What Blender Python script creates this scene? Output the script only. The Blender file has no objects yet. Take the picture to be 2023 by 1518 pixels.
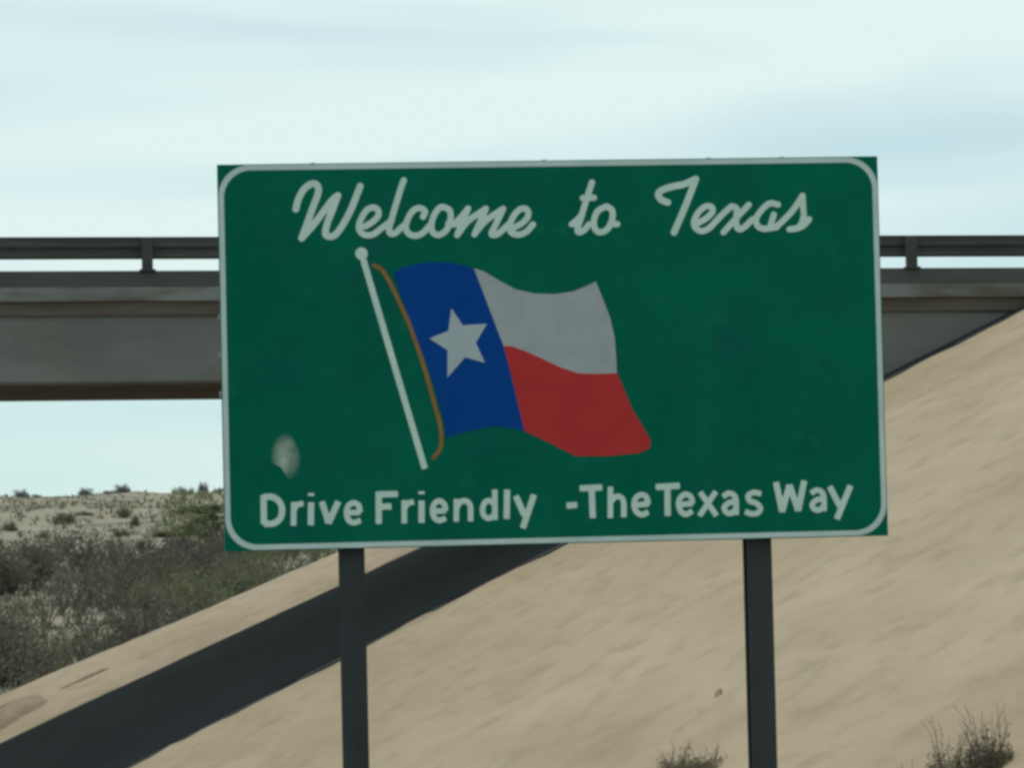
import bpy, bmesh, math, random
import numpy as np
from mathutils import Vector, Matrix

R = math.radians
scene = bpy.context.scene
COL = scene.collection

# ------------------------------------------------------------------ camera
cam_data = bpy.data.cameras.new('camera')
cam = bpy.data.objects.new('camera', cam_data)
COL.objects.link(cam)
yaw, pitch, roll = R(9.810), R(5.0), R(1.3847)
fwd = Vector((math.sin(yaw) * math.cos(pitch), math.cos(yaw) * math.cos(pitch), math.sin(pitch)))
rgt = Vector((math.cos(yaw), -math.sin(yaw), 0))
up = rgt.cross(fwd)
r2 = rgt * math.cos(roll) - up * math.sin(roll)
u2 = rgt * math.sin(roll) + up * math.cos(roll)
m = Matrix((r2, u2, -fwd)).transposed().to_4x4()
m.translation = (0, 0, 1.5)
cam.matrix_world = m
cam_data.sensor_width = 36
cam_data.lens = 7140 / 2023 * 36
cam_data.clip_end = 9000
cam_data.clip_start = 0.1
scene.camera = cam

# ------------------------------------------------------------------ sky and sun
SUN = Vector((-.27, .13, .92)).normalized()
world = bpy.data.worlds.new('World')
scene.world = world
world.use_nodes = True
nt = world.node_tree
bg = nt.nodes['Background']
bg.inputs['Strength'].default_value = 0.10
sky = nt.nodes.new('ShaderNodeTexSky')
sky.sky_type = 'NISHITA'
sky.sun_disc = False
sky.sun_elevation = math.asin(SUN.z)
sky.sun_rotation = math.atan2(SUN.x, SUN.y)
sky.air_density = 1.0
sky.dust_density = 0.6
sky.ozone_density = 1.0
tc = nt.nodes.new('ShaderNodeTexCoord')
mp = nt.nodes.new('ShaderNodeMapping')
mp.inputs['Scale'].default_value = (2.2, 2.2, 17.0)
mp.inputs['Rotation'].default_value = (0, R(2.5), 0)
mp.inputs['Location'].default_value = (7.7, 0.4, 1.7)
nz = nt.nodes.new('ShaderNodeTexNoise')
nz.inputs['Scale'].default_value = 1.6
nz.inputs['Detail'].default_value = 2.2
nz.inputs['Roughness'].default_value = 0.45
nz.inputs['Distortion'].default_value = 0.6
rp = nt.nodes.new('ShaderNodeValToRGB')
rp.color_ramp.elements[0].position = 0.30
rp.color_ramp.elements[0].color = (0.50, 0.50, 0.50, 1)
rp.color_ramp.elements[1].position = 0.56
rp.color_ramp.elements[1].color = (1, 1, 1, 1)
mx = nt.nodes.new('ShaderNodeMix')
mx.data_type = 'RGBA'
mx.inputs['B'].default_value = (7.5, 9.0, 8.85, 1)      # bright thin cloud
nt.links.new(tc.outputs['Generated'], mp.inputs['Vector'])
nt.links.new(mp.outputs['Vector'], nz.inputs['Vector'])
nt.links.new(nz.outputs['Fac'], rp.inputs['Fac'])
nt.links.new(rp.outputs['Color'], mx.inputs['Factor'])
tn = nt.nodes.new('ShaderNodeMix')
tn.data_type = 'RGBA'
tn.blend_type = 'MULTIPLY'
tn.inputs['Factor'].default_value = 1
tn.inputs['B'].default_value = (.82, 1.18, 1.14, 1)      # the camera's cool white balance
nt.links.new(sky.outputs['Color'], tn.inputs['A'])
nt.links.new(tn.outputs['Result'], mx.inputs['A'])
nt.links.new(mx.outputs['Result'], bg.inputs['Color'])

sl = bpy.data.lights.new('sun', 'SUN')
sl.energy = 3.0
sl.angle = R(0.53)
sl.color = (1.0, 0.95, 0.87)
so = bpy.data.objects.new('sun', sl)
COL.objects.link(so)
so.rotation_euler = SUN.to_track_quat('Z', 'Y').to_euler()
so.location = (-20, 10, 60)

scene.view_settings.view_transform = 'Standard'
scene.view_settings.look = 'None'
scene.view_settings.exposure = 0
scene.view_settings.gamma = 1
scene.view_settings.use_curve_mapping = False
scene.render.engine = 'CYCLES'
scene.cycles.filter_width = 3.3
scene.cycles.use_denoising = True
scene.cycles.max_bounces = 8

# ------------------------------------------------------------------ helpers
def link(o, parent=None):
    COL.objects.link(o)
    if parent is not None:
        o.parent = parent
    return o

def tag(o, label=None, cat=None, group=None, kind=None):
    if label: o['label'] = label
    if cat: o['category'] = cat
    if group: o['group'] = group
    if kind: o['kind'] = kind
    return o

def empty(name, loc=(0, 0, 0), rotz=0, label=None, cat=None, group=None):
    o = bpy.data.objects.new(name, None)
    o.empty_display_size = .2
    o.location = loc
    o.rotation_euler = (0, 0, rotz)
    return tag(link(o), label, cat, group)

def mesh_obj(name, verts, faces, mats, parent=None, idx=None, smooth=False):
    me = bpy.data.meshes.new(name)
    me.from_pydata([tuple(v) for v in verts], [], faces)
    for mm in (mats if isinstance(mats, (list, tuple)) else [mats]):
        me.materials.append(mm)
    if idx is not None:
        me.polygons.foreach_set('material_index', idx)
    if smooth:
        me.polygons.foreach_set('use_smooth', [True] * len(me.polygons))
    me.update()
    return link(bpy.data.objects.new(name, me), parent)

def bm_obj(name, bm, mat, parent=None, smooth=False):
    me = bpy.data.meshes.new(name)
    bm.to_mesh(me)
    bm.free()
    me.materials.append(mat)
    if smooth:
        me.polygons.foreach_set('use_smooth', [True] * len(me.polygons))
    return link(bpy.data.objects.new(name, me), parent)

def add_box(bm, x0, x1, y0, y1, z0, z1, bevel=0.0):
    vs = [bm.verts.new(p) for p in ((x0, y0, z0), (x1, y0, z0), (x1, y1, z0), (x0, y1, z0),
                                    (x0, y0, z1), (x1, y0, z1), (x1, y1, z1), (x0, y1, z1))]
    fs = [bm.faces.new([vs[i] for i in f]) for f in ((3, 2, 1, 0), (4, 5, 6, 7), (0, 1, 5, 4),
                                                     (1, 2, 6, 5), (2, 3, 7, 6), (3, 0, 4, 7))]
    if bevel:
        es = list({e for f in fs for e in f.edges})
        bmesh.ops.bevel(bm, geom=es, offset=bevel, segments=2, affect='EDGES', profile=.5)

def box(name, x0, x1, y0, y1, z0, z1, mat, parent=None, bevel=0.0):
    bm = bmesh.new()
    add_box(bm, x0, x1, y0, y1, z0, z1, bevel)
    return bm_obj(name, bm, mat, parent)

def extrude_x(name, prof, x0, x1, mat, parent=None, segs=1):
    """closed (y,z) profile swept along X"""
    n = len(prof)
    xs = [x0 + (x1 - x0) * i / segs for i in range(segs + 1)]
    v = [(x, p[0], p[1]) for x in xs for p in prof]
    f = []
    for s in range(segs):
        for i in range(n):
            j = (i + 1) % n
            f.append((s * n + i, s * n + j, (s + 1) * n + j, (s + 1) * n + i))
    f.append(tuple(range(n))[::-1])
    f.append(tuple(segs * n + i for i in range(n)))
    o = mesh_obj(name, v, f, mat, parent)
    bm = bmesh.new(); bm.from_mesh(o.data)
    bmesh.ops.recalc_face_normals(bm, faces=bm.faces)
    bm.to_mesh(o.data); bm.free()
    return o

# ------------------------------------------------------------------ materials
def material(name, c1, c2=None, rough=.8, scale=4.0, detail=6, stretch=(1, 1, 1), lo=.35, hi=.65,
             bump=0.0, bump_scale=30.0, coord='Object', spec=.3, metallic=0.0):
    mt = bpy.data.materials.new(name)
    mt.use_nodes = True
    t = mt.node_tree
    b = t.nodes['Principled BSDF']
    b.inputs['Roughness'].default_value = rough
    b.inputs['Specular IOR Level'].default_value = spec
    b.inputs['Metallic'].default_value = metallic
    b.inputs['Base Color'].default_value = (*c1, 1)
    cd = t.nodes.new('ShaderNodeTexCoord')
    ma = t.nodes.new('ShaderNodeMapping')
    ma.inputs['Scale'].default_value = stretch
    t.links.new(cd.outputs[coord], ma.inputs['Vector'])
    if c2 is not None:
        n1 = t.nodes.new('ShaderNodeTexNoise')
        n1.inputs['Scale'].default_value = scale
        n1.inputs['Detail'].default_value = detail
        n1.inputs['Roughness'].default_value = .6
        cr = t.nodes.new('ShaderNodeValToRGB')
        cr.color_ramp.elements[0].position = lo
        cr.color_ramp.elements[0].color = (*c1, 1)
        cr.color_ramp.elements[1].position = hi
        cr.color_ramp.elements[1].color = (*c2, 1)
        t.links.new(ma.outputs['Vector'], n1.inputs['Vector'])
        t.links.new(n1.outputs['Fac'], cr.inputs['Fac'])
        t.links.new(cr.outputs['Color'], b.inputs['Base Color'])
    if bump:
        n2 = t.nodes.new('ShaderNodeTexNoise')
        n2.inputs['Scale'].default_value = bump_scale
        n2.inputs['Detail'].default_value = 5
        bp = t.nodes.new('ShaderNodeBump')
        bp.inputs['Strength'].default_value = 1.0
        bp.inputs['Distance'].default_value = bump
        t.links.new(ma.outputs['Vector'], n2.inputs['Vector'])
        t.links.new(n2.outputs['Fac'], bp.inputs['Height'])
        t.links.new(bp.outputs['Normal'], b.inputs['Normal'])
    return mt

def second_layer(mt, colour, scale, stretch, lo, hi, amount=1.0, coord='Object', loc=(0, 0, 0), detail=4):
    """mix a further patchy colour (stain, grass, dirt) over the material's colour"""
    t = mt.node_tree
    b = t.nodes['Principled BSDF']
    lk = b.inputs['Base Color'].links
    mxn = t.nodes.new('ShaderNodeMix')
    mxn.data_type = 'RGBA'
    if lk:
        t.links.new(lk[0].from_socket, mxn.inputs['A'])
    else:
        mxn.inputs['A'].default_value = b.inputs['Base Color'].default_value
    mxn.inputs['B'].default_value = (*colour, 1)
    cd = t.nodes.new('ShaderNodeTexCoord')
    ma = t.nodes.new('ShaderNodeMapping')
    ma.inputs['Scale'].default_value = stretch
    ma.inputs['Location'].default_value = loc
    n1 = t.nodes.new('ShaderNodeTexNoise')
    n1.inputs['Scale'].default_value = scale
    n1.inputs['Detail'].default_value = detail
    cr = t.nodes.new('ShaderNodeMapRange')
    cr.inputs['From Min'].default_value = lo
    cr.inputs['From Max'].default_value = hi
    cr.inputs['To Max'].default_value = amount
    t.links.new(cd.outputs[coord], ma.inputs['Vector'])
    t.links.new(ma.outputs['Vector'], n1.inputs['Vector'])
    t.links.new(n1.outputs['Fac'], cr.inputs['Value'])
    t.links.new(cr.outputs['Result'], mxn.inputs['Factor'])
    t.links.new(mxn.outputs['Result'], b.inputs['Base Color'])
    return mt

M = {}
M['ground'] = material('dry_ground', (.20, .17, .12), (.27, .235, .165), .95, .35, 8, bump=.03, bump_scale=6)
M['hill'] = material('hill_soil', (.150, .138, .102), (.205, .188, .144), .95, .22, 9, stretch=(.35, 1, 1), bump=.12, bump_scale=1.6)
second_layer(M['hill'], (.070, .074, .046), .30, (.22, 1, 1), .50, .66, .75)
M['slope'] = material('embankment_soil', (.216, .175, .117), (.264, .220, .154), .95, .55, 9, stretch=(1, .45, 1), bump=.022, bump_scale=3.4)
second_layer(M['slope'], (.178, .146, .097), .9, (.35, 1.3, 1), .54, .72, .55)
second_layer(M['slope'], (.172, .140, .093), 2.6, (1, .6, 1), .52, .72, .6, loc=(3, 9, 0))
second_layer(M['slope'], (.255, .225, .165), 5.0, (1, .5, 1), .60, .74, .5)
M['dirt'] = material('brown_dirt', (.150, .120, .080), (.205, .168, .116), .95, 2.5, bump=.03, bump_scale=9)
M['asphalt'] = material('asphalt', (.045, .045, .046), (.065, .064, .062), .9, 3, bump=.004, bump_scale=90)
M['paint_white'] = material('road_paint_white', (.62, .62, .60), (.72, .72, .70), .7, 8)
M['paint_yellow'] = material('road_paint_yellow', (.62, .42, .06), (.7, .48, .08), .7, 8)
M['concrete'] = material('beam_concrete', (.128, .133, .128), (.172, .177, .172), .9, .5, 7, stretch=(.6, 1, 2.2), bump=.006, bump_scale=14)
second_layer(M['concrete'], (.140, .122, .096), .8, (.7, 1, 1.6), .50, .70, .8)
second_layer(M['concrete'], (.105, .112, .120), 1.5, (.6, 1, 1.0), .54, .72, .7, loc=(4, 0, 2))
M['slab'] = material('slab_concrete', (.145, .152, .148), (.190, .198, .194), .9, .9, 7, stretch=(.8, 1, 2), bump=.006, bump_scale=14)
second_layer(M['slab'], (.085, .070, .052), 1.1, (.6, 1, 2.5), .52, .68, .8)
M['stain'] = material('rusty_ledge', (.092, .080, .062), (.140, .130, .114), .9, 1.0, 7, stretch=(.5, 1, 2), bump=.006, bump_scale=14)
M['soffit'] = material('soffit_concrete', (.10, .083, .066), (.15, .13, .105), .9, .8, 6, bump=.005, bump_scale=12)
M['curb'] = material('dark_curb', (.050, .052, .050), (.082, .080, .074), .85, .9, 7, stretch=(.5, 1, 3), bump=.005, bump_scale=14)
M['rail'] = material('dark_steel_rail', (.024, .030, .028), (.048, .050, .044), .6, 2.0, 6, stretch=(.4, 1, 2), spec=.4)
M['railpost'] = material('rail_post_steel', (.030, .034, .036), (.045, .048, .050), .6, 4)
M['green'] = material('green_sheeting', (.0012, .120, .074), (.003, .138, .086), .6, 1.5, 5, lo=.40, hi=.68, spec=.02)
second_layer(M['green'], (.006, .100, .078), 2.5, (1, 1, 1), .50, .70, .8)
second_layer(M['green'], (.012, .140, .092), 9.0, (1, 1, 1), .58, .76, .7, loc=(2, 0, 5))
M['white'] = material('white_sheeting', (.50, .66, .61), (.58, .72, .67), .5, 5, spec=.25)
M['border'] = material('border_sheeting', (.45, .57, .56), (.54, .65, .64), .5, 3, spec=.25)
M['flagwhite'] = material('flag_white', (.34, .37, .395), (.39, .42, .44), .55, 6, spec=.04)
M['star'] = material('star_white', (.38, .44, .48), (.43, .49, .53), .55, 6, spec=.04)
M['blue'] = material('flag_blue', (.0025, .052, .26), (.004, .061, .29), .55, 6, spec=.04)
M['red'] = material('flag_red', (.44, .036, .038), (.49, .042, .044), .55, 5, spec=.04)
M['cord'] = material('cord_brown', (.25, .135, .045), (.29, .165, .065), .6, 9, spec=.04)
M['back'] = material('bare_aluminium', (.30, .31, .32), (.38, .39, .40), .45, 6, metallic=.6)
M['post'] = material('dark_post_steel', (.022, .027, .031), (.034, .040, .045), .6, 4, stretch=(1, 1, .4), spec=.3)
M['bolt'] = material('bolt_steel', (.20, .21, .22), (.28, .29, .30), .5, 20, metallic=.5)
M['twig'] = material('dry_twig', (.085, .075, .062), (.14, .125, .105), .9, 3)
M['leaf_grey'] = material('grey_olive_leaves', (.090, .086, .062), (.170, .162, .122), .8, .55, 4)
M['leaf_green'] = material('olive_green_leaves', (.100, .122, .052), (.165, .185, .090), .8, .55, 4)
M['leaf_dark'] = material('dark_leaves', (.050, .048, .040), (.105, .100, .080), .8, .55, 4)
M['grass'] = material('dry_grass_blades', (.150, .136, .095), (.19, .172, .125), .9, 2)
M['weed'] = material('weed_stalk', (.145, .120, .088), (.20, .168, .126), .9, 6)
M['weedgreen'] = material('weed_green', (.105, .098, .072), (.150, .138, .102), .9, 6)
M['shadow_band'] = material('painted_bridge_shadow', (.024, .0265, .027), (.035, .0375, .038), .9, .7, 7, bump=.006, bump_scale=5, spec=.1)  # bridge shade put into the colour

def leafy(mt, amount=.42):
    """light also passes through the leaf"""
    t = mt.node_tree
    b = t.nodes['Principled BSDF']
    tr = t.nodes.new('ShaderNodeBsdfTranslucent')
    ms = t.nodes.new('ShaderNodeMixShader')
    ms.inputs['Fac'].default_value = amount
    t.links.new(b.inputs['Base Color'].links[0].from_socket, tr.inputs['Color'])
    t.links.new(b.outputs['BSDF'], ms.inputs[1])
    t.links.new(tr.outputs['BSDF'], ms.inputs[2])
    t.links.new(ms.outputs['Shader'], t.nodes['Material Output'].inputs['Surface'])
for k in ('leaf_grey', 'leaf_dark', 'leaf_green', 'weed', 'weedgreen', 'grass'):
    leafy(M[k])

# ------------------------------------------------------------------ terrain
def sst(a, b, x):
    t = np.clip((x - a) / (b - a), 0, 1)
    return t * t * (3 - 2 * t)

KY = [-400, 60, 66, 75, 90, 110, 160, 215, 240, 320, 500, 900]
KZ = [0, 0, .3, 1.6, 3.7, 6.0, 10.2, 14.25, 14.3, 10, 4, 0]

def ground_z(x, y):
    x = np.asarray(x, float); y = np.asarray(y, float)
    z = np.interp(y, KY, KZ) * sst(-32, -4, x)
    w = sst(64, 110, y) * sst(900, 400, y) * sst(-32, -4, x)
    return z + w * (.10 * np.sin(x * .31 + y * .07) + .07 * np.sin(x * .73 - y * .19 + 1))

EDGE_Y, TOP_Z = 62.4, 7.35
def slope_z(x, y):
    x = np.asarray(x, float); y = np.asarray(y, float)
    yy = np.minimum(y, EDGE_Y)
    z = np.minimum(1.712 + .469 * (x - 5) + .1088 * (yy - 50) - .00544 * (x - 5) * (yy - 50), TOP_Z)
    return z - np.maximum(y - EDGE_Y, 0) * .62

def grid(name, xs, ys, zf, mat, smooth=True):
    X, Y = np.meshgrid(xs, ys)
    Z = zf(X, Y)
    nx, ny = len(xs), len(ys)
    v = np.stack([X, Y, Z], -1).reshape(-1, 3)
    i = np.arange(nx * ny).reshape(ny, nx)
    f = np.stack([i[:-1, :-1], i[:-1, 1:], i[1:, 1:], i[1:, :-1]], -1).reshape(-1, 4)
    return mesh_obj(name, v.tolist(), f.tolist(), mat, smooth=smooth)

def far(a, b, n):
    return list(np.sign(a) * np.geomspace(abs(a), abs(b), n))

gx = sorted(far(-45, -4000, 14) + list(np.arange(-40, 70, 1.6)) + far(75, 4000, 14))
gy = sorted(far(-45, -1500, 8) + list(np.arange(-40, 60, 4)) + list(np.arange(60, 262, 1.6)) + far(270, 6000, 18))
def ground_tex(x, y):
    rs = np.random.RandomState(3)
    z = ground_z(x, y)
    w = sst(64, 80, y) * sst(420, 260, y)
    n = rs.rand(*x.shape) - .5
    return z + w * n * .14 * sst(-10, 0, x)
g = grid('ground', gx, gy, ground_tex, M['hill'])
tag(g, kind='structure')

def lump(x, y):
    return (.030 * np.sin(x * 1.7 + y * .6) * np.sin(y * .9 - x * .3) + .016 * np.sin(x * 4.1 - y * 1.3) * np.sin(y * 2.3 + 1)
            + .010 * np.sin(y * 5.3 + x * 2.2))
def emb(x, y):
    rs = np.random.RandomState(8)
    return slope_z(x, y) + (lump(x, y) * .45 + (rs.rand(*x.shape) - .5) * .016) * sst(TOP_Z, 6.8, slope_z(x, y))
ex = list(np.arange(-6, 22, .22)) + [23, 25, 28, 33, 40, 55, 80]
ey = [-30, -10, 0, 8, 12, 15] + list(np.arange(17, EDGE_Y, .25)) + [EDGE_Y, EDGE_Y + .35, EDGE_Y + 1.2, EDGE_Y + 3, EDGE_Y + 8, EDGE_Y + 14]
e = grid('embankment', ex, ey, emb, M['slope'])
tag(e, kind='structure')

# near-black sheet added along the overpass's shadow edges to deepen its cast shadow
def shadow_band_z(x, y):
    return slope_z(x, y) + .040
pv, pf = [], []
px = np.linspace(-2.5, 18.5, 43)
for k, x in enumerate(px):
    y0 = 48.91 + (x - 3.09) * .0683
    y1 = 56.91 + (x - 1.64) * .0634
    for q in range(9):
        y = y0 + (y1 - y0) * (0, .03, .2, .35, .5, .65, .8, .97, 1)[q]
        pv.append((x, y, float(shadow_band_z(x, y)) - (.036 if q in (0, 8) else 0)))
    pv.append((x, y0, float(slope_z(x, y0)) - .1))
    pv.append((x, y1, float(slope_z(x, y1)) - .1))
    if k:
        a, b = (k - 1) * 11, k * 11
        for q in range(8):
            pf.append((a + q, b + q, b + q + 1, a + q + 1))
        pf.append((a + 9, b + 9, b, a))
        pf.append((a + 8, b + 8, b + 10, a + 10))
tag(mesh_obj('bridge_shadow_band', pv, pf, M['shadow_band']), kind='structure')

# road that bends left under the bridge (out of view to the left of the picture)
def road_x(y):
    return -3.2 - .0034 * max(y, 0) ** 2 if y < 90 else -3.2 - .0034 * 8100 - (y - 90) * .61
def strip(name, off0, off1, z, mat):
    v, f = [], []
    ys = list(range(-60, 240, 4))
    for k, y in enumerate(ys):
        c = road_x(y)
        for o in (off0, off1):
            v.append((c + o, y, float(ground_z(c + o, y)) + z))
        if k:
            f.append((2 * k - 2, 2 * k - 1, 2 * k + 1, 2 * k))
    return tag(mesh_obj(name, v, f, mat), kind='structure')
strip('road', -5.4, 5.4, .020, M['asphalt'])
strip('road_edge_line', 4.0, 4.12, .026, M['paint_white'])
strip('road_edge_line', -4.12, -4.0, .026, M['paint_white'])
strip('road_centre_line', -.06, .06, .026, M['paint_yellow'])

# ------------------------------------------------------------------ overpass
DZ = .0533                                      # cross fall of the deck, rising away from the viewer
bridge = empty('overpass', (0, 54, 0), 0, 'grey concrete overpass with dark steel railing crossing behind the sign', 'bridge')
def bz(z, y):                                    # z of something level at y=50 carried over the cross fall
    return z + (y - 50) * DZ
def bpart(name, prof, x0, x1, mat, segs=1, parent=None):
    return extrude_x(name, [(y - 54, z) for y, z in prof], x0, x1, mat, parent or bridge, segs)
BX0, BX1 = -34.0, 24.0
# seven adjacent box beams, recessed joints between them
wb = 7.6 / 7
for k in range(7):
    y0 = 50.15 + k * wb + .012
    y1 = y0 + wb - .024
    c = .03
    pr = [(y0, bz(6.004, y0) + c), (y0 + c, bz(6.004, y0)), (y1 - c, bz(6.004, y1)), (y1, bz(6.004, y1) + c),
          (y1, bz(6.95, y1)), (y0, bz(6.95, y0))]
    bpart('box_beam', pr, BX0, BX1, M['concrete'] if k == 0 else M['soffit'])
# stained bearing ledge of the slab, slab edge, curb
bpart('slab_haunch', [(50.10, bz(6.952, 50.1)), (57.80, bz(6.952, 57.8)), (57.80, bz(7.143, 57.8)), (50.06, bz(7.143, 50.06))], BX0, BX1, M['stain'])
bpart('deck_slab', [(49.97, bz(7.145, 49.97)), (57.93, bz(7.145, 57.93)), (57.93, bz(7.336, 57.93)), (49.97, bz(7.336, 49.97))], BX0, BX1, M['slab'])
for y0 in (50.0, 57.55):
    bpart('curb', [(y0, bz(7.338, y0)), (y0 + .35, bz(7.338, y0 + .35)), (y0 + .33, bz(7.555, y0 + .33)), (y0 + .02, bz(7.569, y0 + .02))],
          BX0, BX1, M['curb'])
for y0, sg in ((50.14, 1), (57.78, -1)):
    zo = bz(0, y0)
    # three-ridge steel beam, its ribs facing both ways
    pts = [(0, 7.748), (.035, 7.765), (.035, 7.815), (.0, 7.845), (.0, 7.875), (.035, 7.905), (.035, 7.955), (.0, 7.985), (.0, 8.030), (.02, 8.050)]
    back = [(-.03 + a, z) for a, z in pts][::-1]
    back[0] = (-.01, 8.050)
    bpart('guard_rail', [(y0 - sg * a, zo + z) for a, z in pts] + [(y0 - sg * (a - .03) + sg * .06, zo + z) for a, z in pts[::-1]], BX0, BX1, M['rail'])
    k = 0
    step = (14.541 - 3.548) / 4
    x = 3.548 - 13 * step
    while x < BX1:
        if x > BX0 + .3:
            a, b_ = sorted((y0 - sg * .17, y0 - sg * .04))
            bm = bmesh.new()
            add_box(bm, x - .075, x + .075, a - 54, b_ - 54, zo + 7.55, zo + 8.03, .012)
            add_box(bm, x - .11, x + .11, a - .02 - 54, b_ + .02 - 54, zo + 7.552, zo + 7.578)
            bm_obj('rail_post', bm, M['railpost'], bridge)
        x += step
# pier and far abutment, left of the picture
def pier(x):
    p = empty('bridge_pier', (x, 54, 0), 0, 'concrete column bent carrying the left part of the overpass', 'pier')
    for yy in (-2.6, 0, 2.6):
        bm = bmesh.new()
        bmesh.ops.create_cone(bm, cap_ends=True, segments=24, radius1=.38, radius2=.38, depth=5.3,
                              matrix=Matrix.Translation((0, yy, 2.55)))
        bm_obj('column', bm, M['slab'], p)
    extrude_x('cap_beam', [(-3.9, 5.2), (3.9, 5.2), (3.9, bz(5.99, 57.9)), (-3.9, bz(5.99, 50.1))], -.5, .5, M['slab'], p)
pier(-24)
SCRIPT = [
  ('W', [[(-144.7,82.9),(-143.3,88.0),(-140.4,93.5),(-136.7,96.6),(-133.6,97.1),(-131.8,94.8),(-132.3,90.8),(-134.0,86.4),(-136.2,80.9),(-138.8,74.0),(-141.8,66.5)], [(-141.8,66.5),(-135.0,73.9),(-129.0,81.6),(-124.1,87.7),(-120.9,90.3)], [(-120.9,90.3),(-124.4,81.5),(-127.1,74.9),(-128.4,69.1),(-126.7,67.3),(-123.1,67.9),(-118.9,73.0),(-114.3,81.0),(-110.9,88.7),(-108.2,95.4)]]),
  ('e', [[(-105.9,72.6),(-101.3,75.4),(-98.4,78.6),(-98.5,81.7),(-101.1,83.2),(-104.8,81.8),(-107.7,77.6),(-109.4,73.2),(-108.7,69.7),(-105.7,67.7),(-101.4,68.1),(-97.3,71.0),(-91.0,75.5)]]),
  ('l', [[(-83.5,98.4),(-85.4,93.5),(-87.9,85.8),(-90.3,78.4),(-92.4,71.1),(-91.7,68.4),(-88.9,68.6),(-85.5,71.7),(-82.6,73.9)]]),
  ('c', [[(-73.1,77.5),(-71.9,80.6),(-74.6,82.5),(-78.3,81.4),(-81.4,77.2),(-83.0,72.1),(-81.7,68.4),(-77.9,66.9),(-73.6,68.3),(-69.0,73.0)]]),
  ('o', [[(-61.5,83.0),(-57.9,80.9),(-57.7,75.4),(-60.2,69.7),(-64.5,67.1),(-67.9,68.9),(-68.4,73.3),(-66.6,78.8),(-63.6,82.5),(-61.5,83.0)], [(-58.8,73.6),(-55.7,73.0),(-53.1,74.2)]]),
  ('m', [[(-55.7,73.0),(-51.5,77.1),(-47.5,81.9)], [(-47.5,81.9),(-50.9,74.2),(-54.0,66.9)], [(-53.2,68.0),(-47.5,74.9),(-37.4,81.6)], [(-37.4,81.6),(-40.7,74.4),(-44.2,67.2)], [(-43.6,68.2),(-37.2,75.1),(-27.6,81.4)], [(-27.6,81.4),(-31.3,73.9),(-34.4,68.0),(-33.5,66.6),(-30.3,67.6),(-25.0,72.3)]]),
  ('e', [[(-21.2,70.8),(-16.5,73.5),(-13.4,77.3),(-14.2,80.9),(-17.8,81.1),(-21.6,77.4),(-24.1,71.9),(-23.4,68.2),(-19.6,66.6),(-14.6,68.3),(-10.8,72.3)]]),
  ('t', [[(23.4,95.7),(21.3,89.7),(18.9,82.7),(16.4,75.0),(14.5,69.8),(15.1,67.6),(17.9,68.4),(21.3,71.9)], [(18.0,86.9),(24.3,87.0)], [(11.3,72.1),(14.0,74.1),(17.4,77.5)]]),
  ('o', [[(31.4,82.0),(34.6,79.5),(34.3,74.0),(31.5,69.0),(27.3,67.3),(24.4,69.5),(24.2,74.8),(26.6,79.6),(31.4,82.0)], [(33.2,71.8),(37.3,71.8)]]),
  ('T', [[(66.5,83.7),(62.9,85.3),(61.2,88.0),(62.8,90.5),(68.8,92.6),(76.4,94.1),(83.0,96.9)], [(83.0,96.9),(79.3,87.8),(74.6,77.1),(69.7,66.6)]]),
  ('e', [[(84.0,71.9),(88.6,74.5),(92.0,77.9),(91.7,80.7),(88.4,81.2),(84.5,78.4),(81.6,73.6),(81.8,69.4),(85.4,67.1),(90.0,68.8),(95.3,74.0),(99.9,78.4),(103.3,81.1)]]),
  ('x', [[(103.3,81.1),(106.1,79.5),(105.6,73.7),(106.2,68.5),(109.4,68.4),(115.1,73.5)], [(113.1,81.7),(106.9,75.5),(98.1,66.2)]]),
  ('a', [[(130.0,81.6),(125.5,82.4),(121.3,79.5),(117.3,74.2),(117.7,69.9),(121.4,67.9),(128.9,68.7)], [(127.4,75.9),(125.2,69.3)]]),
  ('s', [[(128.1,68.5),(132.8,72.5),(138.6,78.4),(144.3,86.5)], [(144.3,86.5),(144.4,80.5),(144.5,74.2),(141.7,68.5),(136.2,67.3)], [(140.9,67.9),(144.3,69.4),(147.7,72.9)]])]
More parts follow.
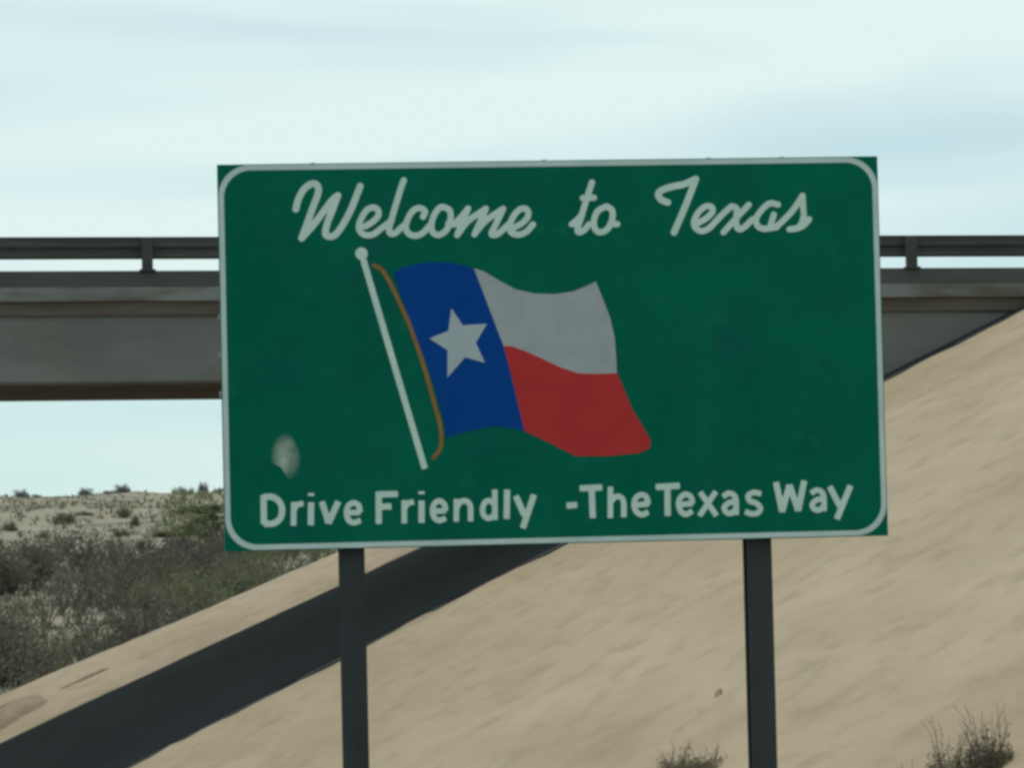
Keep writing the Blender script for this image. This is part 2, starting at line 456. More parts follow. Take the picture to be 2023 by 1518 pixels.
BLOCK = [
  ('D', [[(-166.2,-77.7),(-166.3,-93.6)], [(-166.2,-78.6),(-161.2,-78.7),(-157.3,-81.6),(-156.0,-86.4),(-157.4,-91.1),(-161.1,-93.5),(-166.3,-93.6)]]),
  ('r', [[(-149.3,-82.0),(-149.8,-94.8)], [(-149.4,-86.3),(-147.7,-83.6),(-144.2,-82.7)]]),
  ('i', [[(-139.7,-82.4),(-140.1,-94.8)], [(-139.6,-77.2),(-139.6,-78.4)]]),
  ('v', [[(-133.6,-82.1),(-130.1,-94.0)], [(-124.5,-82.2),(-130.1,-94.0)]]),
  ('e', [[(-119.3,-88.6),(-112.4,-88.4)], [(-112.4,-88.4),(-113.0,-84.7),(-115.8,-83.0),(-118.8,-84.6),(-119.9,-88.3),(-119.0,-92.4),(-116.1,-94.1),(-112.3,-93.0)]]),
  ('F', [[(-101.6,-77.2),(-102.0,-94.9)], [(-101.6,-78.6),(-91.1,-78.6)], [(-101.8,-85.5),(-94.9,-85.5)]]),
  ('r', [[(-87.4,-82.4),(-87.6,-95.0)], [(-87.3,-86.7),(-85.4,-84.1),(-82.1,-83.2)]]),
  ('i', [[(-77.6,-82.8),(-77.9,-94.9)], [(-77.5,-77.6),(-77.5,-78.8)]]),
  ('e', [[(-70.9,-88.7),(-64.2,-88.7)], [(-64.2,-88.7),(-64.8,-85.0),(-67.6,-83.0),(-70.4,-84.6),(-71.5,-88.5),(-70.6,-92.3),(-67.9,-94.0),(-64.3,-92.9)]]),
  ('n', [[(-57.9,-82.4),(-58.3,-94.7)], [(-58.0,-87.0),(-55.6,-83.9),(-52.6,-83.4),(-50.4,-85.5),(-50.1,-89.0),(-50.2,-94.7)]]),
  ('d', [[(-36.1,-77.5),(-36.4,-94.2)], [(-36.3,-86.0),(-38.9,-83.6),(-41.8,-84.4),(-43.3,-88.4),(-42.4,-92.1),(-39.5,-93.4),(-36.4,-91.2)]]),
  ('l', [[(-29.1,-77.7),(-29.8,-93.8)]]),
  ('y', [[(-24.2,-81.3),(-19.7,-92.1)], [(-14.0,-80.9),(-20.7,-99.3)]]),
  ('-', [[(4.6,-87.4),(10.2,-87.0)]]),
  ('T', [[(12.3,-77.8),(24.7,-77.5)], [(18.9,-77.9),(19.1,-94.5)]]),
  ('h', [[(29.6,-77.4),(29.1,-94.7)], [(29.3,-86.2),(32.1,-83.1),(35.2,-83.2),(36.9,-86.1),(36.8,-94.4)]]),
  ('e', [[(43.5,-87.8),(51.0,-87.5)], [(51.0,-87.5),(49.9,-83.5),(47.1,-82.1),(44.0,-83.8),(42.8,-87.6),(44.0,-91.5),(47.1,-93.4),(50.7,-92.0)]]),
  ('T', [[(55.7,-78.0),(69.0,-77.5)], [(62.1,-77.9),(61.9,-94.3)]]),
  ('e', [[(68.9,-88.2),(76.2,-87.8)], [(76.2,-87.8),(75.5,-84.1),(72.4,-82.4),(69.3,-84.4),(68.3,-88.1),(69.5,-92.1),(72.3,-93.8),(75.9,-92.1)]]),
  ('x', [[(80.9,-81.6),(89.7,-94.8)], [(89.7,-81.4),(80.1,-94.7)]]),
  ('a', [[(93.9,-84.2),(97.1,-82.4),(100.1,-83.6),(101.2,-86.7),(101.1,-94.6)], [(101.2,-87.6),(97.4,-87.7),(94.4,-90.2),(95.3,-93.0),(98.1,-93.8),(101.1,-91.5)]]),
  ('s', [[(115.6,-83.2),(111.6,-82.3),(108.3,-84.0),(109.0,-86.9),(112.8,-88.5),(115.1,-91.2),(113.5,-94.0),(109.5,-94.3),(106.5,-93.0)]]),
  ('W', [[(124.5,-76.9),(127.5,-93.5)], [(132.2,-78.6),(127.5,-93.5)], [(132.2,-78.6),(136.8,-93.1)], [(140.7,-76.4),(136.8,-93.1)]]),
  ('a', [[(144.6,-83.4),(147.8,-81.8),(150.7,-83.0),(151.8,-86.1),(151.7,-93.6)], [(151.8,-87.1),(148.1,-87.1),(145.1,-89.6),(145.9,-92.3),(148.8,-93.1),(151.7,-90.9)]]),
  ('y', [[(155.4,-80.0),(160.9,-91.3)], [(167.3,-79.8),(159.0,-98.3)]])]
BLUE = [(-90.3,45.6),(-86.8,48.4),(-82.5,50.0),(-73.9,51.6),(-63.3,52.0),(-53.0,50.4),(-45.0,48.0),(-41.2,37.6),(-37.5,27.2),(-33.2,14.9),(-29.1,3.6),(-26.2,-8.2),(-23.7,-19.9),(-21.1,-32.0),(-18.5,-44.6),(-25.9,-42.8),(-33.7,-41.8),(-40.8,-42.2),(-47.2,-43.5),(-55.2,-45.3),(-63.0,-47.7),(-63.7,-40.3),(-66.3,-28.8),(-68.4,-20.5),(-72.6,-6.4),(-78.3,9.1),(-83.1,22.3),(-87.1,35.2)]
WHITE = [(-45.0,48.0),(-39.6,46.2),(-29.4,40.0),(-21.5,35.6),(-11.1,33.1),(0.1,32.5),(11.1,33.9),(19.2,36.9),(24.2,39.4),(27.7,30.2),(31.5,19.7),(34.1,7.6),(34.7,-2.7),(34.9,-12.8),(22.9,-13.1),(13.1,-12.6),(2.8,-9.0),(-7.4,-3.9),(-16.8,0.5),(-24.5,3.5),(-29.1,3.6),(-33.2,14.9),(-37.5,27.2),(-41.2,37.6)]
RED = [(-29.1,3.6),(-24.5,3.5),(-16.8,0.5),(-7.4,-3.9),(2.8,-9.0),(13.1,-12.6),(22.9,-13.1),(34.9,-12.8),(38.6,-21.7),(42.9,-33.0),(48.4,-42.6),(53.4,-51.6),(52.4,-56.1),(45.7,-58.6),(29.5,-59.7),(10.5,-59.5),(-2.3,-52.7),(-11.7,-47.9),(-18.5,-44.6),(-21.1,-32.0),(-23.7,-19.9),(-26.2,-8.2)]
STAR = [(-58.3,25.6),(-52.1,15.8),(-38.3,16.4),(-44.9,5.9),(-40.0,-5.6),(-51.1,-2.3),(-61.4,-13.5),(-61.0,1.9),(-71.1,8.7),(-60.3,12.8)]
POLE = [(-108.3,57.3),(-75.4,-64.5)]
CORD = [(-101.5,50.6),(-97.2,48.0),(-93.1,41.4),(-89.7,34.4),(-86.0,25.7),(-82.3,17.0),(-79.1,7.4),(-76.3,-1.3),(-73.5,-10.9),(-71.1,-20.4),(-68.7,-30.0),(-66.3,-39.5),(-65.6,-48.2),(-66.7,-54.2),(-70.4,-58.6)]
SCUFF = [(-158.6,-45.4),(-155.4,-43.2),(-151.5,-44.7),(-148.8,-49.3),(-146.1,-57.0),(-144.3,-64.2),(-145.2,-68.4),(-148.6,-69.2),(-152.5,-66.3),(-155.8,-61.1),(-160.3,-58.7),(-162.5,-55.8),(-162.4,-51.0)]

# ------------------------------------------------------------------ welcome sign
S = Vector((3.7095, 20.0, 3.4580))
HW, HH = 1.8837, 1.0868
sy, ln, rl = R(-3.8127), R(2.5063), R(.2512)
ux = Vector((math.cos(sy), math.sin(sy), 0)); n0 = Vector((math.sin(sy), -math.cos(sy), 0)); uz = Vector((0, 0, 1))
v1 = uz * math.cos(ln) + n0 * math.sin(ln)
NN = n0 * math.cos(ln) - uz * math.sin(ln)
UU = ux * math.cos(rl) + v1 * math.sin(rl)
VV = v1 * math.cos(rl) - ux * math.sin(rl)
H0 = S.z / VV.z                                   # height of the panel centre along the posts
sign = empty('welcome_sign', (0, 0, 0), 0, 'large green highway sign reading Welcome to Texas with a waving flag, on two posts', 'sign')
sm = Matrix((UU, -NN, VV)).transposed().to_4x4()
sm.translation = S - VV * H0
sign.matrix_world = sm
# sign-local: x right, -y towards the viewer, z up the posts; panel face at y=0

bm = bmesh.new()
add_box(bm, -HW, HW, .0, .035, H0 - HH, H0 + HH, .004)
panel = bm_obj('panel', bm, M['green'], sign)

def sdf_mesh(name, fn, x0, x1, z0, z1, cell, front, back, mat, parent):
    """flat cut-out film: inside of fn(x,z)<0, front face at y=-front, edges down to y=-back (centimetre input)"""
    nx = int(math.ceil((x1 - x0) / cell)) + 1
    nz = int(math.ceil((z1 - z0) / cell)) + 1
    xs = x0 + np.arange(nx) * cell
    zs = z0 + np.arange(nz) * cell
    X, Z = np.meshgrid(xs, zs)
    D = fn(X, Z)
    verts, faces, key = [], [], {}
    def corner(i, j):
        k = (i, j)
        if k not in key:
            key[k] = len(verts); verts.append((xs[i], zs[j]))
        return key[k]
    def cross(i, j, a, b):
        k = ((i, j), (a, b)) if (i, j) < (a, b) else ((a, b), (i, j))
        if k not in key:
            d0, d1 = D[j, i], D[b, a]
            t = min(max(d0 / (d0 - d1), .02), .98)
            key[k] = len(verts)
            verts.append((xs[i] + (xs[a] - xs[i]) * t, zs[j] + (zs[b] - zs[j]) * t))
        return key[k]
    ins = D < 0
    for j in range(nz - 1):
        for i in range(nx - 1):
            cs = ((i, j), (i + 1, j), (i + 1, j + 1), (i, j + 1))
            s = [ins[c[1], c[0]] for c in cs]
            if not any(s):
                continue
            poly = []
            for q in range(4):
                c, d = cs[q], cs[(q + 1) % 4]
                if s[q]:
                    poly.append(corner(*c))
                if s[q] != s[(q + 1) % 4]:
                    poly.append(cross(*c, *d))
            if len(poly) > 2:
                faces.append(poly)
    return film(name, verts, faces, front, back, mat, parent)

def film(name, verts, faces, front, back, mat, parent):
    cnt = {}
    for f in faces:
        for a, b in zip(f, f[1:] + f[:1]):
            cnt[(a, b)] = 1
    n = len(verts)
    V = [(x / 100, -front, H0 + z / 100) for x, z in verts] + [(x / 100, -back, H0 + z / 100) for x, z in verts]
    Fs = [list(f) for f in faces]
    for (a, b) in cnt:
        if (b, a) not in cnt:
            Fs.append([b, a, a + n, b + n])
    return mesh_obj(name, V, Fs, mat, parent)

def smooth_path(pts, closed=False, n=7):
    if len(pts) == 2:
        return [np.array(p, float) for p in pts]
    P = [np.array(p, float) for p in pts]
    P = [2 * P[0] - P[1]] + P + [2 * P[-1] - P[-2]]
    out = []
    for i in range(1, len(P) - 2):
        a, b, c, d = P[i - 1], P[i], P[i + 1], P[i + 2]
        for k in range(n):
            t = k / n
            out.append(.5 * (2 * b + (c - a) * t + (2 * a - 5 * b + 4 * c - d) * t * t + (3 * b - a - 3 * c + d) * t ** 3))
    out.append(P[-2])
    return out

def stroke_sdf(strokes, hw, butt):
    segs = [smooth_path(s) for s in strokes]
    def fn(X, Z):
        D = np.full(X.shape, 1e3)
        for path in segs:
            d = np.full(X.shape, 1e3)
            for a, b in zip(path, path[1:]):
                ab = b - a
                L2 = max(ab @ ab, 1e-9)
                t = np.clip(((X - a[0]) * ab[0] + (Z - a[1]) * ab[1]) / L2, 0, 1)
                d = np.minimum(d, np.hypot(X - a[0] - t * ab[0], Z - a[1] - t * ab[1]))
            d = d - hw
            if butt:
                for p, q in ((path[0], path[1]), (path[-1], path[-2])):
                    w = (p - q) / np.linalg.norm(p - q)
                    h = (X - p[0]) * w[0] + (Z - p[1]) * w[1] - .25
                    near = np.hypot(X - p[0], Z - p[1]) < hw * 1.6
                    d = np.where(near, np.maximum(d, h), d)
            D = np.minimum(D, d)
        return D
    A = np.array([p for s in segs for p in s])
    return fn, A[:, 0].min() - hw - 1, A[:, 0].max() + hw + 1, A[:, 1].min() - hw - 1, A[:, 1].max() + hw + 1

for k, (ch, st) in enumerate(SCRIPT):
    fn, a, b, c, d = stroke_sdf(st, 1.75 if ch not in 'WT' else 1.92, False)
    sdf_mesh('letter', fn, a, b, c, d, .55, .0022 + .0004 * (k % 2), 0, M['white'], sign)
for k, (ch, st) in enumerate(BLOCK):
    fn, a, b, c, d = stroke_sdf(st, 1.58 if ch in 'easnhdrx' else 1.76, True)
    sdf_mesh('letter', fn, a, b, c, d, .5, .0022, 0, M['white'], sign)

def ring(X, Z):
    def rr(inset, r):
        qx = np.abs(X) - (HW * 100 - inset - r)
        qz = np.abs(Z) - (HH * 100 - inset - r)
        return np.hypot(np.maximum(qx, 0), np.maximum(qz, 0)) + np.minimum(np.maximum(qx, qz), 0) - r
    return np.maximum(rr(.55, 17.5), -rr(3.5, 15.5))
sdf_mesh('border', ring, -HW * 100 - 1, HW * 100 + 1, -HH * 100 - 1, HH * 100 + 1, 1.1, .002, 0, M['border'], sign)

def poly_film(name, pts, front, mat, parent, back=0):
    area = sum(a[0] * b[1] - b[0] * a[1] for a, b in zip(pts, pts[1:] + pts[:1]))
    if area < 0:
        pts = pts[::-1]
    return film(name, pts, [list(range(len(pts)))], front, back, mat, parent)
blue = poly_film('flag_hoist', BLUE, .0022, M['blue'], sign)
poly_film('star', STAR, .0032, M['star'], blue, .0022)
poly_film('flag_stripe', WHITE, .0022, M['flagwhite'], sign)
poly_film('flag_stripe', RED, .0022, M['red'], sign)
fn, a, b, c, d = stroke_sdf([POLE], 1.75, True)
b0 = np.array(POLE[0])
def polefn(X, Z, f=fn):
    return np.minimum(f(X, Z), np.hypot(X - b0[0], Z - b0[1]) - 3.5)
sdf_mesh('flagpole', polefn, a - 3, b + 3, c - 3, d + 3, .6, .0022, 0, M['white'], sign)
fn, a, b, c, d = stroke_sdf([CORD], 1.15, False)
sdf_mesh('flag_cord', fn, a, b, c, d, .5, .0028, 0, M['cord'], sign)

# pale scuff low on the left of the panel
def scuff_material():
    mt = bpy.data.materials.new('scuffed_sheeting')
    mt.use_nodes = True
    t = mt.node_tree
    b = t.nodes['Principled BSDF']
    b.inputs['Roughness'].default_value = .6
    b.inputs['Specular IOR Level'].default_value = .02
    cd = t.nodes.new('ShaderNodeTexCoord')
    n1 = t.nodes.new('ShaderNodeTexNoise')
    n1.inputs['Scale'].default_value = 9
    n1.inputs['Detail'].default_value = 3
    ma = t.nodes.new('ShaderNodeMapping')
    ma.inputs['Location'].default_value = (.5, .5, .5)
    gr = t.nodes.new('ShaderNodeVectorMath'); gr.operation = 'LENGTH'
    sc = t.nodes.new('ShaderNodeMapping')
    sc.inputs['Location'].default_value = (-SC[0] / .085, 0, -(H0 + SC[1]) / .135)
    sc.inputs['Scale'].default_value = (1 / .085, 0, 1 / .135)
    mr = t.nodes.new('ShaderNodeMapRange')
    mr.inputs['From Min'].default_value = 1.0
    mr.inputs['From Max'].default_value = .25
    ad = t.nodes.new('ShaderNodeMath'); ad.operation = 'MULTIPLY'
    m2 = t.nodes.new('ShaderNodeMapRange')
    m2.inputs['From Min'].default_value = .15
    m2.inputs['From Max'].default_value = .70
    mi = t.nodes.new('ShaderNodeMix'); mi.data_type = 'RGBA'
    mi.inputs['A'].default_value = (.003, .126, .080, 1)
    mi.inputs['B'].default_value = (.62, .66, .57, 1)
    t.links.new(cd.outputs['Object'], sc.inputs['Vector'])
    t.links.new(cd.outputs['Object'], n1.inputs['Vector'])
    t.links.new(sc.outputs['Vector'], gr.inputs[0])
    t.links.new(gr.outputs['Value'], mr.inputs['Value'])
    t.links.new(n1.outputs['Fac'], m2.inputs['Value'])
    t.links.new(mr.outputs['Result'], ad.inputs[0])
    t.links.new(m2.outputs['Result'], ad.inputs[1])
    t.links.new(ad.outputs['Value'], mi.inputs['Factor'])
    t.links.new(mi.outputs['Result'], b.inputs['Base Color'])
    return mt
SA = np.array(SCUFF)
SC = (SA[:, 0].mean() / 100, SA[:, 1].mean() / 100)
poly_film('scuff', [tuple(p) for p in SA.mean(0) + (SA - SA.mean(0)) * 1.2], .0008, scuff_material(), sign)['label'] = 'pale scuffed patch on the green sheeting'

# posts: wide-flange steel, behind the panel; stringers and clips
for px in (-1.168, 1.153):
    bm = bmesh.new()
    z0, z1 = -.15, H0 + HH - .05
    add_box(bm, px - .070, px + .070, .075, .089, z0, z1, .003)
    add_box(bm, px - .006, px + .006, .0895, .2255, z0, z1)
    add_box(bm, px - .070, px + .070, .226, .240, z0, z1, .003)
    bm_obj('post', bm, M['post'], sign)
for zz in (-.78, -.26, .26, .78):
    bm = bmesh.new()
    add_box(bm, -HW + .08, HW - .08, .0355, .0745, H0 + zz - .035, H0 + zz + .035)
    bm_obj('stringer', bm, M['back'], sign)
def clip(x, z):
    bm = bmesh.new()
    add_box(bm, x - .013, x + .013, .004, .034, H0 + z - .016, H0 + z + .016, .004)
    bm_obj('edge_clip', bm, M['bolt'], sign)
for z in (.224, .011, -.207):
    clip(-HW + .001, z)
for x in (-1.345, -.035, .907, 1.331):
    clip(x, HH - .011)

# ------------------------------------------------------------------ vegetation
rng = random.Random(11)
def leaf_faces(V, Fc, I, c, s, mi, rg):
    a = rg.uniform(0, 6.283); t = rg.uniform(-1, 1)
    n = Vector((math.cos(a) * math.sqrt(1 - t * t), math.sin(a) * math.sqrt(1 - t * t), t))
    p = n.orthogonal().normalized() * s
    q = n.cross(p) * rg.uniform(.45, .8)
    k = len(V)
    V += [c - p, c + q * .6, c + p, c - q * .6]
    Fc.append((k, k + 1, k + 2, k + 3)); I.append(mi)
def twig_faces(V, Fc, I, a, b, r0, r1, mi):
    d = (b - a).normalized(); p = d.orthogonal().normalized(); q = d.cross(p)
    k = len(V)
    for c, r in ((a, r0), (b, r1)):
        for t in (0, 2.094, 4.189):
            V.append(c + (p * math.cos(t) + q * math.sin(t)) * r)
    for t in range(3):
        u = (t + 1) % 3
        Fc.append((k + t, k + u, k + 3 + u, k + 3 + t)); I.append(mi)
def shrub_geo(seed, rad, hgt, nb, nl, leaf, bare=.15, origin=Vector((0, 0, 0)), li=1, li2=2, twigr=.012):
    """stems fanning from the base, leaves clumped round their upper lengths"""
    rg = random.Random(seed)
    tv, tf, ti, lv, lf, lidx = [], [], [], [], [], []
    for b in range(nb):
        a = rg.uniform(0, 6.283); rr = rad * math.sqrt(rg.random()) * rg.uniform(.7, 1.1)
        top = Vector((math.cos(a) * rr, math.sin(a) * rr, hgt * rg.uniform(.55, 1.05) * (1 - .35 * (rr / rad) ** 2)))
        mid = Vector((top.x * .45, top.y * .45, top.z * .55)) + Vector((rg.uniform(-.1, .1), rg.uniform(-.1, .1), 0)) * rad
        base = Vector((rg.uniform(-.08, .08), rg.uniform(-.08, .08), -.05))
        twig_faces(tv, tf, ti, base + origin, mid + origin, twigr, twigr * .7, 0)
        twig_faces(tv, tf, ti, mid + origin, top + origin, twigr * .7, twigr * .3, 0)
        if rg.random() < bare:
            continue
        cr = rad * rg.uniform(.16, .34)
        for l in range(nl):
            t = rg.uniform(.1, 1.1)
            c = mid.lerp(top, min(t, 1)) + Vector((rg.gauss(0, 1), rg.gauss(0, 1), rg.gauss(0, .75))) * cr * .55
            c.z = max(c.z, .03)
            leaf_faces(lv, lf, lidx, c + origin, leaf * rg.uniform(.6, 1.3), li2 if rg.random() < .3 else li, rg)
    return tv, tf, ti, lv, lf, lidx

# shrub prototypes, meshes shared by copies
MS = [M['twig'], M['leaf_grey'], M['leaf_green'], M['leaf_dark']]
PROTO = []
for s in range(6):
    tv, tf, ti, lv, lf, lx = shrub_geo(100 + s, .5, .8, 24, 60, .042, li=(1, 2, 3, 1, 2, 3)[s], li2=(3, 1, 1, 2, 3, 1)[s])
    t = bpy.data.meshes.new('stems'); t.from_pydata([tuple(v) for v in tv], [], tf); t.materials.append(M['twig'])
    l = bpy.data.meshes.new('foliage'); l.from_pydata([tuple(v) for v in lv], [], lf)
    for mm in MS: l.materials.append(mm)
    l.polygons.foreach_set('material_index', lx)
    PROTO.append((t, l))
def shrub(x, y, sx, sz, kind, label, group, z=None):
    zz = float(ground_z(x, y)) - .25 * sz if z is None else z
    o = empty('shrub', (x, y, zz), rng.uniform(0, 6.28), label, 'shrub', group)
    o.scale = (sx, sx, sz)
    for nm, me in zip(('stems', 'foliage'), PROTO[kind]):
        link(bpy.data.objects.new(nm, me), o)
    return o

def gz(x, y): return float(ground_z(x, y))
RG = 'shrubs along the crest of the hill'
shrub(7.5, 213, .95, 1.05, 5, 'round dark shrub on the hill crest, nearest the left edge of the picture', RG)
shrub(8.4, 213.5, .80, .45, 3, 'low flat shrub just right of the leftmost round crest shrub', RG)
shrub(11.3, 213, .95, .90, 5, 'dark shrub on the hill crest, second upright one from the left', RG)
shrub(13.4, 213, 1.0, 1.05, 5, 'dark rounded shrub standing highest near the middle of the visible crest', RG)
shrub(12.6, 212, 1.1, .35, 3, 'low spreading shrub left of the middle crest shrub', RG)
shrub(16.8, 212, .85, .75, 3, 'olive shrub on the crest left of the one nearest the sign', RG)
shrub(18.15, 213, .80, 1.25, 5, 'small dark upright shrub alone on the crest just left of the sign', RG)
shrub(19.2, 211, .9, .5, 5, 'low dark shrub on the crest touching the sign edge', RG)
HG = 'scattered shrubs on the bare hillside'
shrub(6.88, 145.8, 1.15, .95, 5, 'darkest brown clump on the pale upper hillside at left', HG)
shrub(5.44, 133.1, .75, .62, 3, 'small grey shrub below and left of the darkest hillside clump', HG)
shrub(8.1, 129.3, .72, .62, 5, 'small round grey shrub in the middle of the pale hillside', HG)
shrub(9.69, 151.7, .8, .85, 3, 'brownish shrub up the slope from the small round grey shrub', HG)
shrub(9.36, 140.3, .5, .8, 4, 'thin upright greenish shrub right of the brownish hillside shrub', HG)
shrub(4.41, 139.6, .9, .7, 3, 'faint shrub on the pale hillside at the left picture edge', HG)
shrub(7.9, 152.5, 1.3, .35, 3, 'low streak of scrub above the darkest hillside clump', HG)
shrub(9.73, 129.5, 1.5, .35, 1, 'low olive streak of scrub right of the small round grey shrub', HG)
EG = 'shrubs along the far edge of the embankment'
def ez(x, y): return max(gz(x, y), float(slope_z(x, y)))
shrub(2.15, 63.6, .85, .75, 5, 'dark bush at the far edge of the pale embankment, lower left', EG, ez(2.15, 63.6))
shrub(4.75, 63.8, .62, .78, 5, 'small dark bush on the far embankment edge, left of a greyer one', EG, ez(4.75, 63.8))
shrub(5.2, 64.0, .70, .85, 3, 'grey twiggy bush on the far embankment edge below the sign corner', EG, ez(5.2, 64.0))
shrub(3.3, 63.7, .9, .5, 1, 'low olive bush on the far embankment edge right of the dark one', EG, ez(3.3, 63.7))
GG = 'green bushes beside the sign'
for (x, y, a, b, lab) in ((13.2, 152, 3.6, .75, 'pale olive green bush high on the hill against the sign edge'),
                          (11.9, 134.5, 3.0, 1.3, 'olive green bush below the pale one beside the sign'),
                          (10.5, 130.0, 1.6, .9, 'small olive bush leftmost of the green group beside the sign'),
                          (11.2, 120.7, 2.8, 1.9, 'darker green bush lowest of the group at the sign corner')):
    shrub(x, y, a, b, 4 if 'darker' not in lab else 2, lab, GG)

# dense brush on the lower hillside: one mass
V, Fc, I = [], [], []
brg = random.Random(5)
n = 0
def join(V, Fc, I, geo):
    tv, tf, ti, lv, lf, lx = geo
    for a, f_, i_ in ((tv, tf, ti), (lv, lf, lx)):
        k = len(V)
        V += a
        Fc += [tuple(q + k for q in q4) for q4 in f_]
        I += i_
while n < 1150:
    y = brg.uniform(64.2, 118) if brg.random() < .8 else brg.uniform(64, 85)
    x = brg.uniform(-6, 19) * (y / 85) ** .7
    f = math.sin(x * .55 + y * .13 + .7) * math.sin(y * .21 - x * .35) + .5 * math.sin(x * 1.3 - y * .4)
    dark_patch = (4.8 < x < 9.4 and 98 < y < 109)
    if y > 106 and x < 9 and brg.random() < .85:
        continue
    if 92 < y < 94.6 and x < 5.6 and brg.random() < .9:
        continue
    if brg.random() > .55 + .5 * f + (.4 if dark_patch else 0):
        continue
    z = max(gz(x, y), float(slope_z(x, y)))
    h = brg.uniform(.7, 1.6) * (.6 if y > 106 else 1.0 if y > 70 else .8)
    g = f + brg.gauss(0, .35)
    if dark_patch or g > .55:
        li, li2 = 3, 3 if dark_patch else 1
    elif x > 7.6 * y / 100 and brg.random() < .75:
        li, li2 = 2, 1
    elif g < -.5:
        li, li2 = 1, 0
    else:
        li, li2 = 1, 3 if brg.random() < .4 else 2
    join(V, Fc, I, shrub_geo(brg.randrange(10 ** 6), h * brg.uniform(.5, .95), h, 12, 30, .048, bare=.2,
                             origin=Vector((x, y, z)), li=li, li2=li2, twigr=.016))
    n += 1
tag(mesh_obj('brush', V, Fc, MS, idx=I), 'dense grey olive brush covering the lower hillside', 'brush', kind='stuff')

# dry grass tufts on the hillside
V, Fc, I = [], [], []
for k in range(5200):
    y = brg.uniform(66, 216)
    x = y * math.tan(R(brg.uniform(-2.5, 9.5)))
    z = gz(x, y)
    s = brg.uniform(.10, .24) if y > 112 else brg.uniform(.14, .34)
    mi = 0 if brg.random() < (.86 if y > 112 else .5) else 1 if brg.random() < .6 else 2
    if y > 108 and x > 9.3 * y / 125 and brg.random() < .7:
        mi, s = 2, s * 1.5
    for b in range(4):
        a = brg.uniform(0, 6.28)
        d = Vector((math.cos(a), math.sin(a), 0))
        c = Vector((x, y, z - .03)) + d * s * .3
        w = Vector((-d.y, d.x, 0)) * s * .22
        q = len(V)
        V += [c - w, c + w, c + d * s * .5 + Vector((0, 0, s * brg.uniform(.7, 1.4)))]
        Fc.append((q, q + 1, q + 2)); I.append(mi)
tag(mesh_obj('hill_grass', V, Fc, [M['grass'], M['leaf_grey'], M['leaf_green']], idx=I), 'short dry grass tufts on the far hillside', 'grass', kind='stuff')

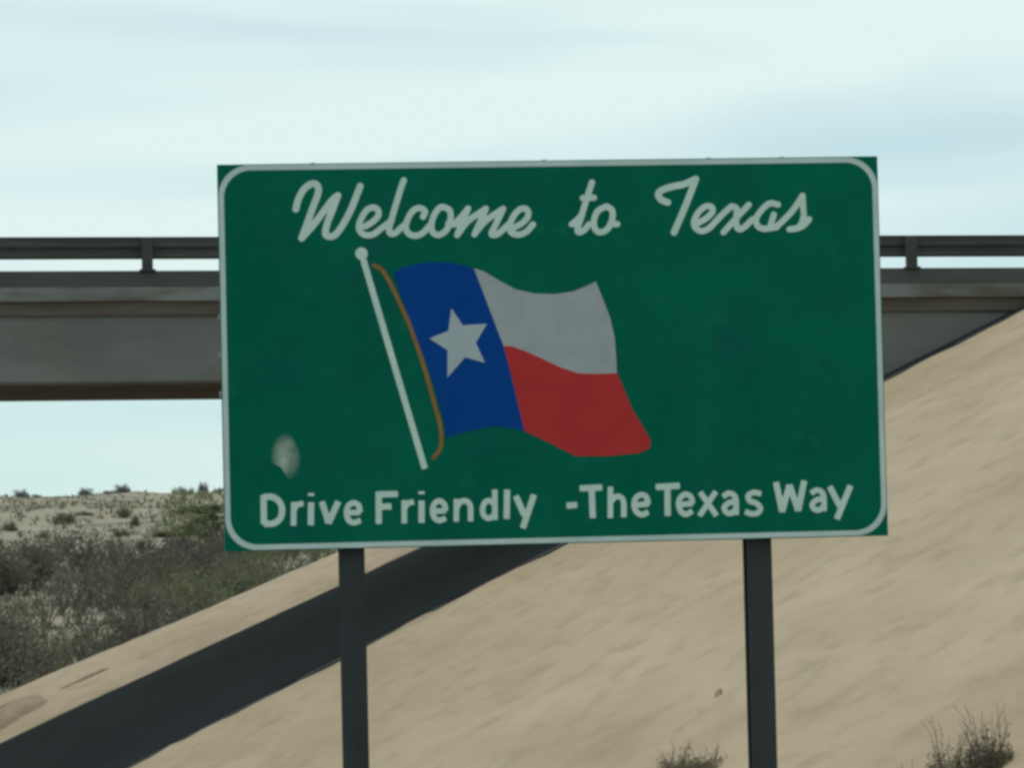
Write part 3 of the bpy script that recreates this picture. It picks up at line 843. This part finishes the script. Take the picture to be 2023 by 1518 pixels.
# tall dry weeds on the near embankment
def weed(x, y, seed, n, h, spread, label):
    z = float(slope_z(x, y))
    o = empty('weed', (x, y, z), 0, label, 'weed', 'tall weeds at the foot of the embankment')
    rg = random.Random(seed)
    V, Fc, I = [], [], []
    LV, LF, LI = [], [], []
    for k in range(n):
        a = rg.uniform(0, 6.28); r = spread * math.sqrt(rg.random())
        p = Vector((math.cos(a) * r * .5, math.sin(a) * r * .5, -.06))
        hh = h * (rg.random() ** 1.6 * .75 + .25)
        lean = Vector((math.cos(a), math.sin(a), 0)) * rg.uniform(.05, .40)
        prev = p
        for s in range(1, 6):
            t = s / 5
            c = p + Vector((0, 0, hh * t)) + lean * hh * t * t + Vector((rg.gauss(0, .012), rg.gauss(0, .012), 0))
            twig_faces(V, Fc, I, prev, c, .004 * (1.15 - t) + .0018, .004 * (1 - t) + .0015, 0)
            if s > 1:
                for l in range(rg.randrange(2, 5)):
                    leaf_faces(LV, LF, LI, prev.lerp(c, rg.random()) + Vector((rg.gauss(0, .018), rg.gauss(0, .018), rg.gauss(0, .018))),
                               rg.uniform(.005, .013), 0 if rg.random() < .6 else 1, rg)
            prev = c
    for k in range(n * 50):
        a = rg.uniform(0, 6.28); r = spread * math.sqrt(rg.random()) * .9
        leaf_faces(LV, LF, LI, Vector((math.cos(a) * r, math.sin(a) * r, abs(rg.gauss(0, .17)) * h)), rg.uniform(.008, .020), 1 if rg.random() < .6 else 0, rg)
    tag(mesh_obj('stalks', V, Fc, M['weed'], o), kind='stuff')
    tag(mesh_obj('leaves', LV, LF, [M['weed'], M['weedgreen']], o, idx=LI), kind='stuff')
    return o
weed(6.84, 31.6, 21, 34, .44, .17, 'low dark weed clump in front of the embankment left of the right-hand post')
weed(7.05, 31.3, 22, 22, .30, .26, 'short weed clump against the left side of the right-hand sign post')
weed(8.02, 26.0, 23, 40, .56, .20, 'tall dry weed clump nearest the lower right corner of the picture')
weed(7.78, 26.2, 26, 44, .58, .20, 'tall wispy weed clump left of the one nearest the lower right corner')
weed(7.60, 26.6, 24, 26, .36, .20, 'shorter weed clump just left of the two tall ones at lower right')
weed(7.40, 27.6, 25, 22, .30, .26, 'sparse low weeds halfway between the right-hand post and the tall weeds')

# dirt mounds washed onto the far strip of the embankment
def mound(x, y, rx, ry, h, rot, seed, label):
    rg = np.random.RandomState(seed)
    V, Fc = [], []
    nr, na = 6, 22
    c, s = math.cos(rot), math.sin(rot)
    wob = 1 + .28 * (rg.rand(na) - .5) + .2 * np.sin(np.arange(na) / na * 12.566 + 1)
    for i in range(nr + 1):
        for j in range(na):
            a = j / na * 6.2832
            r = i / nr
            lx, ly = rx * r * math.cos(a) * wob[j], ry * r * math.sin(a) * wob[j]
            X, Y = x + lx * c - ly * s, y + lx * s + ly * c
            Z = float(slope_z(X, Y)) + h * (1 - r * r) + (.035 * (rg.rand() - .5) if i < nr else 0) + (.02 if i < nr else -.05)
            V.append((X - x, Y - y, Z))
            if i:
                q, p = i * na + j, i * na + (j + 1) % na
                Fc.append((q - na, q, p, p - na))
    z0 = float(slope_z(x, y))
    V = [(a, b, z - z0) for a, b, z in V]
    o = mesh_obj('dirt_mound', V, Fc, M['dirt'], smooth=True)
    o.location = (x, y, z0)
    return tag(o, label, 'dirt', 'dirt washed onto the far strip of the embankment')
mound(1.78, 59.6, .62, 1.5, .16, .1, 1, 'low brown dirt mound on the pale strip at the left picture edge')
mound(3.1, 59.9, .42, .07, .012, .12, 2, 'thin streak of brown dirt lying across the pale strip')
mound(7.77, 33.8, .035, .06, .03, .5, 3, 'tiny dark clod on the embankment between the two posts')
